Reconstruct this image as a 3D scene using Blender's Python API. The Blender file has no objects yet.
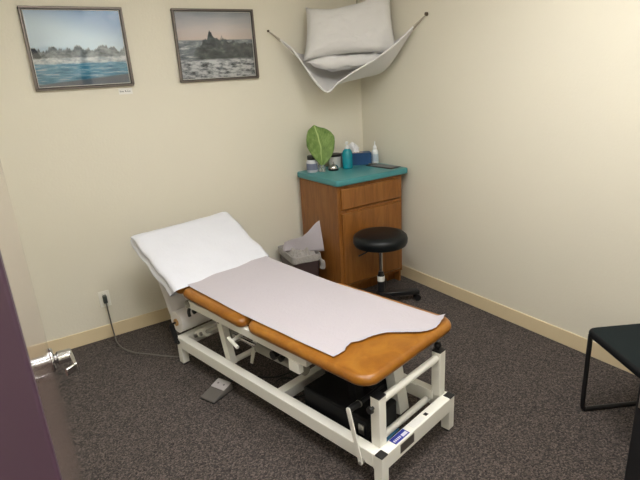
import bpy, bmesh, math, random
from mathutils import Vector, Matrix, noise
random.seed(7)
SC = bpy.context.scene
COL = SC.collection
V = Vector
PI = math.pi

# ------------------------------------------------------------------ helpers
def lin(c):
    c = c / 255.0
    return c / 12.92 if c <= 0.04045 else ((c + 0.055) / 1.055) ** 2.4
def rgb(r, g, b, a=1.0):
    return (lin(r), lin(g), lin(b), a)

class Nodes:
    def __init__(self, name):
        self.m = bpy.data.materials.new(name)
        self.m.use_nodes = True
        self.t = self.m.node_tree
        self.t.nodes.clear()
        self.out = self.t.nodes.new('ShaderNodeOutputMaterial')
    def new(self, kind, **kw):
        n = self.t.nodes.new(kind)
        for k, v in kw.items():
            if hasattr(n, k) and k not in n.inputs.keys():
                setattr(n, k, v)
        return n
    def put(self, sock, val):
        if isinstance(val, bpy.types.NodeSocket):
            self.t.links.new(val, sock)
        else:
            sock.default_value = val
    def math(self, op, a, b=0.0, c=None, clamp=False):
        n = self.new('ShaderNodeMath'); n.operation = op; n.use_clamp = clamp
        self.put(n.inputs[0], a); self.put(n.inputs[1], b)
        if c is not None: self.put(n.inputs[2], c)
        return n.outputs[0]
    def mix(self, f, a, b, blend='MIX'):
        n = self.new('ShaderNodeMix'); n.data_type = 'RGBA'; n.blend_type = blend
        self.put(n.inputs[0], f); self.put(n.inputs[6], a); self.put(n.inputs[7], b)
        return n.outputs[2]
    def noise(self, vec, scale, detail=3.0, rough=0.5, dist=0.0):
        n = self.new('ShaderNodeTexNoise')
        if vec is not None: self.put(n.inputs['Vector'], vec)
        n.inputs['Scale'].default_value = scale
        n.inputs['Detail'].default_value = detail
        n.inputs['Roughness'].default_value = rough
        n.inputs['Distortion'].default_value = dist
        return n.outputs['Fac']
    def ramp(self, f, stops, interp='LINEAR'):
        n = self.new('ShaderNodeValToRGB'); r = n.color_ramp; r.interpolation = interp
        while len(r.elements) < len(stops): r.elements.new(0.5)
        for e, (p, c) in zip(r.elements, stops): e.position = p; e.color = c
        self.put(n.inputs[0], f)
        return n.outputs[0]
    def step(self, v, lo, hi):
        n = self.new('ShaderNodeMapRange'); n.interpolation_type = 'SMOOTHSTEP'
        self.put(n.inputs[0], v); self.put(n.inputs[1], lo); self.put(n.inputs[2], hi)
        return n.outputs[0]
    def obj(self, scale=(1, 1, 1)):
        c = self.new('ShaderNodeTexCoord'); m = self.new('ShaderNodeMapping')
        m.inputs['Scale'].default_value = scale
        self.t.links.new(c.outputs['Object'], m.inputs['Vector'])
        return m.outputs[0]
    def uv(self):
        c = self.new('ShaderNodeTexCoord'); s = self.new('ShaderNodeSeparateXYZ')
        self.t.links.new(c.outputs['UV'], s.inputs[0])
        return c.outputs['UV'], s.outputs[0], s.outputs[1]
    def bump(self, h, strength=0.3, dist=0.01):
        n = self.new('ShaderNodeBump')
        n.inputs['Strength'].default_value = strength
        n.inputs['Distance'].default_value = dist
        self.put(n.inputs['Height'], h)
        return n.outputs[0]
    def bsdf(self, color, rough=0.5, metal=0.0, normal=None, coat=0.0, coat_rough=0.1, spec=None, trans=0.0, sheen=0.0, ior=None, alpha=None):
        n = self.new('ShaderNodeBsdfPrincipled')
        self.put(n.inputs['Base Color'], color)
        self.put(n.inputs['Roughness'], rough)
        self.put(n.inputs['Metallic'], metal)
        if normal is not None: self.put(n.inputs['Normal'], normal)
        n.inputs['Coat Weight'].default_value = coat
        n.inputs['Coat Roughness'].default_value = coat_rough
        if spec is not None: n.inputs['Specular IOR Level'].default_value = spec
        n.inputs['Transmission Weight'].default_value = trans
        n.inputs['Sheen Weight'].default_value = sheen
        if ior: n.inputs['IOR'].default_value = ior
        if alpha is not None: n.inputs['Alpha'].default_value = alpha
        self.t.links.new(n.outputs[0], self.out.inputs[0])
        return n

def simple(name, c, rough=0.5, metal=0.0, var=0.06, scale=30.0, bump=0.0, **kw):
    N = Nodes(name)
    p = N.obj()
    f = N.noise(p, scale)
    dark = tuple(x * (1 - var) for x in c[:3]) + (1,)
    lite = tuple(min(1, x * (1 + var)) for x in c[:3]) + (1,)
    col = N.mix(f, dark, lite)
    nor = N.bump(N.noise(p, scale * 4), bump, 0.004) if bump else None
    N.bsdf(col, rough, metal, nor, **kw)
    return N.m

class MB:
    def __init__(self): self.bm = bmesh.new()
    def quad(self, vs):
        return self.bm.faces.new(vs)
    def hexa(self, pts):
        v = [self.bm.verts.new(p) for p in pts]
        for f in ((0, 3, 2, 1), (4, 5, 6, 7), (0, 1, 5, 4), (1, 2, 6, 5), (2, 3, 7, 6), (3, 0, 4, 7)):
            self.bm.faces.new([v[i] for i in f])
        return self
    def box(self, x0, x1, y0, y1, z0, z1):
        return self.hexa([(x0, y0, z0), (x1, y0, z0), (x1, y1, z0), (x0, y1, z0),
                          (x0, y0, z1), (x1, y0, z1), (x1, y1, z1), (x0, y1, z1)])
    def bar(self, p0, p1, w, h, up=(0, 0, 1)):
        p0, p1 = V(p0), V(p1); d = (p1 - p0).normalized()
        s = d.cross(V(up)).normalized(); u = s.cross(d).normalized()
        s *= w / 2; u *= h / 2
        return self.hexa([p0 - s - u, p0 + s - u, p1 + s - u, p1 - s - u, p0 - s + u, p0 + s + u, p1 + s + u, p1 - s + u])
    def tube(self, pts, r, seg=10, cap=True):
        pts = [V(p) for p in pts]
        rs = r if isinstance(r, (list, tuple)) else [r] * len(pts)
        rings = []; nrm = None
        for i, p in enumerate(pts):
            a = pts[max(i - 1, 0)]; b = pts[min(i + 1, len(pts) - 1)]
            t = (b - a).normalized()
            if nrm is None:
                nrm = t.orthogonal().normalized()
            else:
                nrm = (nrm - t * nrm.dot(t))
                nrm = nrm.normalized() if nrm.length > 1e-6 else t.orthogonal().normalized()
            bn = t.cross(nrm)
            rings.append([self.bm.verts.new(p + (nrm * math.cos(k * 2 * PI / seg) + bn * math.sin(k * 2 * PI / seg)) * rs[i]) for k in range(seg)])
        for a, b in zip(rings, rings[1:]):
            for k in range(seg):
                self.quad([a[k], a[(k + 1) % seg], b[(k + 1) % seg], b[k]])
        if cap:
            self.bm.faces.new(list(reversed(rings[0]))); self.bm.faces.new(rings[-1])
        return self
    def lathe(self, prof, c=(0, 0, 0), seg=32, cap=True):
        c = V(c); rings = []
        for r, z in prof:
            rings.append([self.bm.verts.new(c + V((r * math.cos(k * 2 * PI / seg), r * math.sin(k * 2 * PI / seg), z))) for k in range(seg)])
        for a, b in zip(rings, rings[1:]):
            for k in range(seg):
                self.quad([a[k], a[(k + 1) % seg], b[(k + 1) % seg], b[k]])
        if cap:
            self.bm.faces.new(list(reversed(rings[0]))); self.bm.faces.new(rings[-1])
        return self
    def rings(self, rings, closed=True, cap=True):
        rv = [[self.bm.verts.new(p) for p in ring] for ring in rings]
        n = len(rv[0])
        for a, b in zip(rv, rv[1:]):
            for k in range(n if closed else n - 1):
                self.quad([a[k], a[(k + 1) % n], b[(k + 1) % n], b[k]])
        if cap and closed:
            self.bm.faces.new(list(reversed(rv[0]))); self.bm.faces.new(rv[-1])
        return self
    def slab(self, x0, x1, y0, y1, z0, z1, rad, edge, steps=5, cs=7, ztop=None):
        """rounded-corner slab with rounded edges; ztop(x, y) lifts both faces"""
        def outline(inset):
            r = max(rad - inset, 0.002)
            out = []
            for (cx, cy, a0) in ((x1 - inset - r, y1 - inset - r, 0), (x0 + inset + r, y1 - inset - r, PI / 2),
                                 (x0 + inset + r, y0 + inset + r, PI), (x1 - inset - r, y0 + inset + r, 1.5 * PI)):
                for k in range(cs + 1):
                    a = a0 + k * PI / 2 / cs
                    out.append((cx + r * math.cos(a), cy + r * math.sin(a)))
            return out
        e = min(edge, (z1 - z0) / 2)
        prof = []
        for k in range(steps + 1):
            a = k * PI / 2 / steps
            prof.append((e * (1 - math.sin(a)), z0 + e * (1 - math.cos(a))))
        for k in range(steps + 1):
            a = k * PI / 2 / steps
            prof.append((e * (1 - math.cos(a)), z1 - e * (1 - math.sin(a))))
        rr = []
        for ins, z in prof:
            rr.append([V((x, y, z + (ztop(x, y) if ztop else 0))) for x, y in outline(ins)])
        return self.rings(rr)
    def grid(self, fn, nu, nv, uv=False):
        g = [[self.bm.verts.new(fn(i / nu, j / nv)) for j in range(nv + 1)] for i in range(nu + 1)]
        lay = self.bm.loops.layers.uv.new('UVMap') if uv else None
        for i in range(nu):
            for j in range(nv):
                f = self.quad([g[i][j], g[i + 1][j], g[i + 1][j + 1], g[i][j + 1]])
                if lay:
                    for lp, (a, b) in zip(f.loops, ((i, j), (i + 1, j), (i + 1, j + 1), (i, j + 1))):
                        lp[lay].uv = (a / nu, b / nv)
        return self
    def build(self, name, mat, parent=None, bevel=0.0, seg=2, angle=40, smooth=True, subsurf=0, solid=0.0, solid_off=0):
        bm = self.bm
        bmesh.ops.remove_doubles(bm, verts=bm.verts, dist=1e-6)
        bmesh.ops.recalc_face_normals(bm, faces=bm.faces)
        for f in bm.faces: f.smooth = smooth
        lim = math.radians(angle)
        for e in bm.edges:
            if len(e.link_faces) == 2:
                e.smooth = e.calc_face_angle(0) < lim
        me = bpy.data.meshes.new(name); bm.to_mesh(me); bm.free()
        if mat: me.materials.append(mat)
        o = bpy.data.objects.new(name, me); COL.objects.link(o)
        if parent: o.parent = parent
        if solid:
            m = o.modifiers.new('solid', 'SOLIDIFY'); m.thickness = solid; m.offset = solid_off
        if bevel:
            m = o.modifiers.new('bevel', 'BEVEL'); m.width = bevel; m.segments = seg; m.limit_method = 'ANGLE'; m.angle_limit = math.radians(40)
        if subsurf:
            m = o.modifiers.new('sub', 'SUBSURF'); m.levels = subsurf; m.render_levels = subsurf
        return o

def tag(o, label, cat, group=None):
    o['label'] = label; o['category'] = cat
    if group: o['group'] = group
    return o
def thing(name, label, cat, loc=(0, 0, 0), rz=0.0, group=None):
    o = bpy.data.objects.new(name, None); COL.objects.link(o)
    o.empty_display_size = 0.1
    o.location = loc; o.rotation_euler = (0, 0, rz)
    return tag(o, label, cat, group)
def struct(o):
    o['kind'] = 'structure'; return o
def copy_thing(root, loc, rz, label):
    r = root.copy(); COL.objects.link(r); r.location = loc; r.rotation_euler = (0, 0, rz); r['label'] = label
    for ch in list(root.children):
        c = ch.copy(); COL.objects.link(c); c.parent = r
        for g in list(ch.children):
            d = g.copy(); COL.objects.link(d); d.parent = c
    return r
def spline(pts, n=8):
    pts = [V(p) for p in pts]; out = []
    P = [pts[0] * 2 - pts[1]] + pts + [pts[-1] * 2 - pts[-2]]
    for i in range(1, len(P) - 2):
        a, b, c, d = P[i - 1], P[i], P[i + 1], P[i + 2]
        for k in range(n):
            t = k / n
            out.append(0.5 * ((2 * b) + (c - a) * t + (2 * a - 5 * b + 4 * c - d) * t * t + (3 * b - a - 3 * c + d) * t ** 3))
    out.append(pts[-1]); return out

# ------------------------------------------------------------------ materials
def wall_mat(name, c):
    N = Nodes(name); p = N.obj()
    big = N.noise(p, 1.3, 2)
    col = N.mix(big, tuple(x * 0.975 for x in c[:3]) + (1,), tuple(x * 1.02 for x in c[:3]) + (1,))
    h = N.math('ADD', N.noise(p, 70, 3), N.math('MULTIPLY', N.noise(p, 16, 2), 0.8))
    N.bsdf(col, 0.62, normal=N.bump(h, 0.16, 0.006), spec=0.3)
    return N.m
M_WALL = wall_mat('cream_wall_paint', rgb(229, 224, 208))
M_CEIL = simple('ceiling_tile', rgb(232, 230, 222), 0.9, var=0.05, scale=60, bump=0.2)
M_BASE = simple('tan_vinyl_base', rgb(226, 208, 172), 0.45, var=0.03, scale=8)

def carpet_mat():
    N = Nodes('charcoal_loop_carpet'); p = N.obj()
    v = N.new('ShaderNodeTexVoronoi'); v.inputs['Scale'].default_value = 165
    N.t.links.new(p, v.inputs['Vector'])
    sep = N.new('ShaderNodeSeparateColor'); N.t.links.new(v.outputs['Color'], sep.inputs[0])
    n2 = N.noise(p, 85, 4, 0.75)
    f = N.math('ADD', N.math('MULTIPLY', sep.outputs[0], 0.52), N.math('MULTIPLY', n2, 0.5))
    col = N.ramp(f, [(0.22, rgb(38, 34, 34)), (0.44, rgb(66, 60, 58)), (0.60, rgb(84, 76, 72)), (0.80, rgb(116, 104, 97))])
    h = N.math('SUBTRACT', 1.0, v.outputs['Distance'])
    N.bsdf(col, 0.97, normal=N.bump(N.math('ADD', h, n2), 0.7, 0.006), spec=0.08, sheen=0.1)
    return N.m
M_CARPET = carpet_mat()

def leather_mat():
    N = Nodes('tan_leather_vinyl'); p = N.obj()
    a = N.noise(p, 9, 5, 0.65, 0.6)
    col = N.ramp(a, [(0.28, rgb(124, 74, 15)), (0.5, rgb(142, 89, 21)), (0.72, rgb(158, 106, 34))])
    fine = N.noise(p, 240, 2)
    N.bsdf(col, N.math('ADD', 0.27, N.math('MULTIPLY', a, 0.12)), normal=N.bump(fine, 0.06, 0.002), spec=0.5)
    return N.m
M_LEATHER = leather_mat()
M_WHITE = simple('off_white_powder_coat', rgb(240, 239, 230), 0.38, var=0.03, scale=12)
M_BLACK = simple('black_plastic', rgb(20, 20, 22), 0.42, var=0.2, scale=20)
M_BLACKM = simple('black_painted_metal', rgb(11, 12, 16), 0.6, var=0.2, scale=20, spec=.25)
M_CHROME = simple('satin_chrome', rgb(196, 196, 198), 0.1, 1.0, var=0.03, scale=20)
M_STEEL = simple('brushed_steel', rgb(176, 174, 170), 0.32, 1.0, var=0.08, scale=60)
M_GREYCYL = simple('grey_actuator', rgb(150, 148, 138), 0.4, var=0.08, scale=15)

def paper_mat(name, c, crinkle):
    N = Nodes(name); p = N.obj()
    n = N.math('ADD', N.noise(p, 22, 4, 0.6, 0.8), N.math('MULTIPLY', N.noise(p, 130, 2), 0.3))
    N.bsdf(N.mix(N.noise(p, 6), tuple(x * 0.97 for x in c[:3]) + (1,), c), 0.75, normal=N.bump(n, crinkle, 0.012), spec=0.2, sheen=0.15)
    return N.m
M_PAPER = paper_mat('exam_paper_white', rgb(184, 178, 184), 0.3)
M_ROLLP = paper_mat('roll_paper_white', rgb(236, 232, 230), 0.12)
M_CASE = paper_mat('white_cotton', rgb(218, 220, 228), 0.2)
M_PILLOW = paper_mat('white_pillow_cotton', rgb(224, 223, 222), 0.5)
M_SHEET = paper_mat('hammock_sheet_white', rgb(225, 224, 224), 0.12)
M_BAG = paper_mat('grey_white_plastic_film', rgb(164, 160, 156), 0.9)
M_TISSUE = paper_mat('white_tissue', rgb(240, 240, 242), 0.3)

def wood_mat():
    N = Nodes('maple_stained_cabinet_wood')
    p = N.obj((9, 9, 1.1))
    n = N.noise(p, 2.2, 6, 0.62, 1.4)
    col = N.ramp(n, [(0.25, rgb(112, 69, 29)), (0.5, rgb(137, 87, 38)), (0.75, rgb(154, 103, 51))])
    N.bsdf(col, 0.36, normal=N.bump(n, 0.05, 0.003), spec=0.45)
    return N.m
M_WOOD = wood_mat()
M_WOODD = simple('cabinet_wood_shadow_gap', rgb(92, 52, 24), 0.6, var=0.1)
M_TEAL = simple('teal_laminate', rgb(70, 140, 144), 0.34, var=0.07, scale=160)

# ------------------------------------------------------------------ room
H = 2.70
XL, YF, YB = -2.98, -3.15, -5.2
floor = struct(MB().box(XL - .1, .1, YB, .1, -.1, 0).build('floor', M_CARPET))
struct(MB().box(XL - .1, .1, YB, .1, H, H + .1).build('ceiling', M_CEIL))
struct(MB().box(XL - .1, .1, 0, .1, 0, H).build('wall_back', M_WALL))
struct(MB().box(0, .1, YB, 0, 0, H).build('wall_right', M_WALL))
struct(MB().box(XL - .1, XL, YB, 0, 0, H).build('wall_left', M_WALL))
OX0, OX1, OZ = -2.80, -1.64, 2.16          # rough opening of the doorway
w = MB().box(XL, OX0, YF - .12, YF, 0, H).box(OX1, 0, YF - .12, YF, 0, H).box(OX0, OX1, YF - .12, YF, OZ, H)
struct(w.build('wall_front', M_WALL))
struct(MB().box(XL, 0, YB - .1, YB, 0, H).build('wall_corridor', M_WALL))

def skirting(name, x0, x1, y0, y1):
    return struct(MB().box(x0, x1, y0, y1, 0, .1).build(name, M_BASE, bevel=.003))
skirting('baseboard_back', XL, 0, -.009, 0)
skirting('baseboard_right', -.009, 0, YF, -.009)
skirting('baseboard_left', XL, XL + .009, YF, -.009)
skirting('baseboard_front', OX1 + .05, -.009, YF, YF + .009)

# door frame: purple steel on the hinge side, near-black on the latch side
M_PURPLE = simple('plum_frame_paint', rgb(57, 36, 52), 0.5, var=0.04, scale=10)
M_DARKJ = simple('near_black_jamb', rgb(8, 10, 15), 0.6, var=0.1)  # near-black tone used on the latch-side jamb only
fr = MB()
fr.box(OX0 - .06, -2.7446, YF - .145, YF - .118, 0, OZ + .01)      # corridor face
fr.box(OX0, -2.7615, YF - .12, YF + .005, 0, OZ - .03)            # reveal
fr.box(-2.7615, -2.750, YF - .085, YF - .05, 0, OZ - .045)        # stop
struct(fr.build('trim_1', M_PURPLE, bevel=.002))
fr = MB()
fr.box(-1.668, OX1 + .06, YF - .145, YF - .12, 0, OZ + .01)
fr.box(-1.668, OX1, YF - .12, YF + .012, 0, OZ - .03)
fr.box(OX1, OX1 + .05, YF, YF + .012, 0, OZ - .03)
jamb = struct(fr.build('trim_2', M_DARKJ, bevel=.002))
s = MB().box(-1.6705, -1.6675, YF - .035, YF + .006, .962, 1.012)
s.build('strike_plate', M_STEEL, jamb, bevel=.001)
struct(MB().box(OX0 - .06, OX1 + .06, YF - .145, YF - .12, OZ - .03, OZ + .03).box(OX0, OX1, YF - .12, YF, OZ - .045, OZ).build('trim_3', M_PURPLE, bevel=.002))

# the open door, its corridor face seen edge-on
def door_mat():
    N = Nodes('glossy_taupe_door'); p = N.obj((14, 14, .8))
    n = N.noise(p, 2, 4, 0.6, 0.6)
    N.bsdf(N.mix(n, rgb(112, 90, 84), rgb(130, 106, 98)), 0.16, spec=0.75, coat=0.7, coat_rough=0.1)
    return N.m
M_DOOR = door_mat()
HX, HY, DW = -2.757, -3.12, 1.03
dang = math.atan2(.0300, DW)                # a little past square
door = bpy.data.objects.new('door_1', None); COL.objects.link(door); struct(door)
door.location = (HX, HY, 0); door.rotation_euler = (0, 0, -dang)
leaf = MB().box(-.045, 0, 0, DW, .012, 2.10).build('door_leaf', M_DOOR, door, bevel=.0015)
LZ, LY = 1.01, DW - .065
lev = MB()
lev.tube([(0, LY, LZ), (.003, LY, LZ), (.008, LY, LZ)], [.033, .033, .029], 32)
lev.tube([(.008, LY, LZ), (.014, LY, LZ), (.016, LY, LZ), (.050, LY, LZ)], [.014, .014, .0185, .0175], 24)
lev.bar((.047, LY + .016, LZ), (.052, LY - .078, LZ - .002), .010, .022)
lev.bar((.0535, LY - .073, LZ - .002), (.028, LY - .092, LZ - .002), .009, .020)
lev.build('door_lever', M_CHROME, door, bevel=.002)
lev = MB()
lev.tube([(-.045, LY, LZ), (-.057, LY, LZ)], [.031, .027], 28).tube([(-.055, LY, LZ), (-.10, LY, LZ)], .014, 16)
lev.tube([(-.10, LY + .004, LZ), (-.103, LY - .11, LZ)], .0095, 12)
lev.build('door_lever', M_CHROME, door)
MB().box(-.035, -.010, DW - .0005, DW + .0012, LZ - .028, LZ + .028).build('latch_plate', M_STEEL, door)
hm = MB()
for z in (.25, 1.05, 1.85):
    hm.tube([(-.0, -.012, z - .05), (-.0, -.012, z + .05)], .007, 10)
hm.build('hinge', M_STEEL, door)

# ------------------------------------------------------------------ lights
M_DIFF = Nodes('lit_diffuser')
em = M_DIFF.new('ShaderNodeEmission'); em.inputs[0].default_value = (1.0, .985, .965, 1); em.inputs[1].default_value = 13.0
M_DIFF.t.links.new(em.outputs[0], M_DIFF.out.inputs[0]); M_DIFF = M_DIFF.m
def troffer(label, x, y, lx, ly, mat):
    t = thing('ceiling_light', label, 'ceiling light', (x, y, H), 0, 'recessed fluorescent ceiling lights')
    f = MB()
    for a in (-1, 1):
        f.box(-lx / 2, lx / 2, a * ly / 2 - .015, a * ly / 2 + .015, -.018, 0)
        f.box(a * lx / 2 - .015, a * lx / 2 + .015, -ly / 2, ly / 2, -.018, 0)
    f.build('light_frame', M_WHITE, t)
    MB().box(-lx / 2 + .015, lx / 2 - .015, -ly / 2 + .015, ly / 2 - .015, -.012, -.004).build('light_diffuser', mat, t)
    return t
troffer('recessed fluorescent ceiling light above the foot of the treatment table', -2.25, -2.25, .6, 1.2, M_DIFF)
troffer('recessed fluorescent ceiling light above the side chair', -1.2, -2.50, .6, 1.2, M_DIFF)
M_DIFF2 = M_DIFF.copy(); M_DIFF2.name = 'lit_diffuser_corridor'
M_DIFF2.node_tree.nodes['Emission'].inputs[1].default_value = 22.0
troffer('unseen ceiling light added in the corridor outside the door', -2.0, -4.3, 1.2, .6, M_DIFF2)  # out-of-view lamp, added to light the purple frame and the room
W = bpy.data.worlds.new('world'); SC.world = W; W.use_nodes = True
W.node_tree.nodes['Background'].inputs[0].default_value = (.9, .92, 1, 1)
W.node_tree.nodes['Background'].inputs[1].default_value = .15

# ------------------------------------------------------------------ pictures on the back wall
M_CARD = simple('white_card', rgb(236, 234, 228), 0.7, var=0.02)
M_FRAME = simple('pewter_frame', rgb(112, 104, 98), 0.35, 0.55, var=0.12, scale=50)
M_FRAMEIN = simple('dark_frame_lip', rgb(42, 38, 40), 0.45)
def glass_mat():
    N = Nodes('picture_glass')
    tr = N.new('ShaderNodeBsdfTransparent'); gl = N.new('ShaderNodeBsdfGlossy'); gl.inputs['Roughness'].default_value = 0.03
    fz = N.new('ShaderNodeFresnel'); fz.inputs[0].default_value = 1.5
    mx = N.new('ShaderNodeMixShader')
    N.t.links.new(fz.outputs[0], mx.inputs[0]); N.t.links.new(tr.outputs[0], mx.inputs[1]); N.t.links.new(gl.outputs[0], mx.inputs[2])
    N.t.links.new(mx.outputs[0], N.out.inputs[0])
    return N.m
M_PGLASS = glass_mat()
def surf_print():
    N = Nodes('seascape_print_blue'); uv, u, v = N.uv()
    def nz(sx, sy, sc, d=4):
        m = N.new('ShaderNodeMapping'); m.inputs['Scale'].default_value = (sx, sy, 1); N.t.links.new(uv, m.inputs[0])
        return N.noise(m.outputs[0], sc, d, 0.6)
    # sky: deeper blue towards the top right, pale at the lower left
    sk = N.math('ADD', N.math('MULTIPLY', v, 1.05), N.math('MULTIPLY', u, 0.42))
    col = N.ramp(sk, [(0.62, rgb(206, 220, 226)), (0.95, rgb(168, 198, 216)), (1.0, rgb(120, 164, 196))])
    sk2 = N.step(sk, 0.85, 1.5)
    col = N.mix(sk2, rgb(226, 244, 255), rgb(92, 156, 218))
    # misty dunes and trees
    edge = N.math('ADD', 0.50, N.math('MULTIPLY', N.math('SUBTRACT', nz(5, .5, 1.4), .5), .42))
    hill = N.math('SUBTRACT', 1.0, N.step(N.math('SUBTRACT', v, edge), -.01, .02))
    tree = N.ramp(nz(9, 12, 1.3), [(0.35, rgb(92, 102, 106)), (0.65, rgb(176, 184, 188))])
    col = N.mix(hill, col, tree)
    ub = N.math('SUBTRACT', 1.0, N.step(N.math('ADD', N.math('MULTIPLY', u, 2.6), v), 0.62, 0.66))
    bank = N.math('MULTIPLY', ub, N.math('SUBTRACT', 1.0, N.step(v, 0.50, 0.53)))
    col = N.mix(bank, col, rgb(64, 72, 76))
    # white crest of the wave
    cr = N.math('ADD', 0.345, N.math('MULTIPLY', nz(7, .3, 1.2), .06))
    crest = N.math('SUBTRACT', 1.0, N.step(N.math('SUBTRACT', v, cr), -.005, .02))
    col = N.mix(crest, col, N.ramp(nz(12, 18, 1), [(0.35, rgb(170, 184, 192)), (0.6, rgb(242, 246, 246))]))
    # blue water
    wt = N.math('SUBTRACT', 1.0, N.step(N.math('ADD', v, N.math('MULTIPLY', nz(4, .3, 2), .05)), 0.315, 0.345))
    water = N.ramp(nz(4, 26, 1.3), [(0.36, rgb(66, 134, 172)), (0.52, rgb(110, 178, 208)), (0.68, rgb(204, 228, 236))])
    col = N.mix(wt, col, water)
    # grey foreshore rising to the right
    sh = N.math('SUBTRACT', 1.0, N.step(N.math('SUBTRACT', v, N.math('ADD', 0.03, N.math('MULTIPLY', u, .10))), -.01, .02))
    col = N.mix(sh, col, rgb(120, 132, 146))
    N.bsdf(col, 0.5, spec=0.2)
    return N.m
def storm_print():
    N = Nodes('seascape_print_storm'); uv, u, v = N.uv()
    def nz(sx, sy, sc, d=4):
        m = N.new('ShaderNodeMapping'); m.inputs['Scale'].default_value = (sx, sy, 1); N.t.links.new(uv, m.inputs[0])
        return N.noise(m.outputs[0], sc, d, 0.65)
    col = N.ramp(N.math('ADD', v, N.math('MULTIPLY', N.math('SUBTRACT', nz(2, 8, 1.5), .5), .25)),
                 [(0.56, rgb(228, 210, 200)), (0.74, rgb(228, 218, 214)), (0.9, rgb(204, 204, 208)), (1.0, rgb(176, 182, 190))])
    sea = N.math('SUBTRACT', 1.0, N.step(v, 0.575, 0.595))
    col = N.mix(sea, col, N.ramp(nz(4, 14, 1.2), [(0.38, rgb(92, 104, 114)), (0.55, rgb(150, 158, 164)), (0.66, rgb(236, 238, 238))]))
    # rock with spray
    du = N.math('ABSOLUTE', N.math('SUBTRACT', u, 0.52))
    top = N.math('ADD', N.math('SUBTRACT', 0.60, N.math('ADD', N.math('MULTIPLY', N.math('MAXIMUM', N.math('SUBTRACT', .36, u), 0.0), 1.1), N.math('MULTIPLY', N.math('MAXIMUM', N.math('SUBTRACT', u, .55), 0.0), .22))), N.math('ADD', N.math('MULTIPLY', N.math('SUBTRACT', nz(9, 3, 1.6), .5), .20), N.math('MULTIPLY', N.math('MAXIMUM', N.math('SUBTRACT', .05, N.math('ABSOLUTE', N.math('SUBTRACT', u, .42))), 0.0), 2.6)))
    rock = N.math('MULTIPLY', N.math('SUBTRACT', 1.0, N.step(N.math('SUBTRACT', v, top), -.01, .02)), N.step(v, .27, .31))
    rock = N.math('MULTIPLY', rock, N.step(u, .12, .28))
    col = N.mix(rock, col, N.ramp(nz(7, 9, 1.4), [(0.38, rgb(40, 50, 58)), (0.58, rgb(78, 88, 92)), (0.8, rgb(150, 156, 156))]))
    foam = N.math('SUBTRACT', 1.0, N.step(N.math('ADD', v, N.math('MULTIPLY', nz(5, .6, 1.2), .08)), 0.30, 0.35))
    col = N.mix(foam, col, N.ramp(nz(6, 13, 1.3), [(0.36, rgb(58, 66, 74)), (0.46, rgb(168, 174, 180)), (0.56, rgb(236, 238, 240))]))
    N.bsdf(col, 0.5, spec=0.2)
    return N.m
def framed(label, x0, x1, z0, z1, mat):
    cx, cz = (x0 + x1) / 2, (z0 + z1) / 2; a, b = (x1 - x0) / 2, (z1 - z0) / 2
    t = thing('framed_photograph', label, 'picture', (cx, 0, cz), 0, 'framed seascapes on the back wall')
    f = MB(); wd = .013
    f.box(-a, a, -.024, -.001, b - wd, b).box(-a, a, -.024, -.001, -b, -b + wd)
    f.box(-a, -a + wd, -.024, -.001, -b + wd, b - wd).box(a - wd, a, -.024, -.001, -b + wd, b - wd)
    f.build('picture_frame', M_FRAME, t, bevel=.003)
    f = MB(); i, o2 = .018, wd
    f.box(-a + o2, a - o2, -.019, -.004, b - i, b - o2).box(-a + o2, a - o2, -.019, -.004, -b + o2, -b + i)
    f.box(-a + o2, -a + i, -.019, -.004, -b + i, b - i).box(a - i, a - o2, -.019, -.004, -b + i, b - i)
    f.build('frame_lip', M_FRAMEIN, t)
    f = MB(); j = .0215
    f.box(-a + i, a - i, -.0105, -.005, b - j, b - i).box(-a + i, a - i, -.0105, -.005, -b + i, -b + j)
    f.box(-a + i, -a + j, -.0105, -.005, -b + j, b - j).box(a - j, a - i, -.0105, -.005, -b + j, b - j)
    f.build('mat_border', M_CARD, t)
    a2, b2 = a - i, b - i
    f = MB().grid(lambda u, v: V((-a2 + 2 * a2 * u, -.008, -b2 + 2 * b2 * v)), 1, 1, uv=True)
    f.build('print', mat, t, solid=.002)
    MB().box(-a2, a2, -.0130, -.0115, -b2, b2).build('glass_pane', M_PGLASS, t)
    return t
framed('framed photograph of a blue wave under a pale blue sky', -2.447, -1.874, 1.700, 2.170, surf_print())
framed('framed photograph of a stormy grey sea breaking over dark rock', -1.560, -.966, 1.698, 2.168, storm_print())

M_INK = simple('dark_ink', rgb(70, 66, 70), 0.7)
card = MB().box(-.043, .043, -.0025, -.0005, -.019, .019).build('caption_card', M_CARD)
tag(card, 'small white caption card below the blue wave photograph', 'card'); card.location = (-1.931, 0, 1.668)
ink = MB(); x = -.036
for wd, hh in ((.007, .010), (.005, .006), (.005, .007), (.006, .006), (None, None), (.008, .010), (.005, .006), (.005, .010), (.005, .006), (.006, .007)):
    if wd is None: x += .006; continue
    ink.box(x, x + wd * .45, -.0031, -.0025, -.004, -.004 + hh).box(x, x + wd, -.0031, -.0025, -.004, -.0025)
    x += wd + .0012
ink.build('handwriting', M_INK, card)

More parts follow.
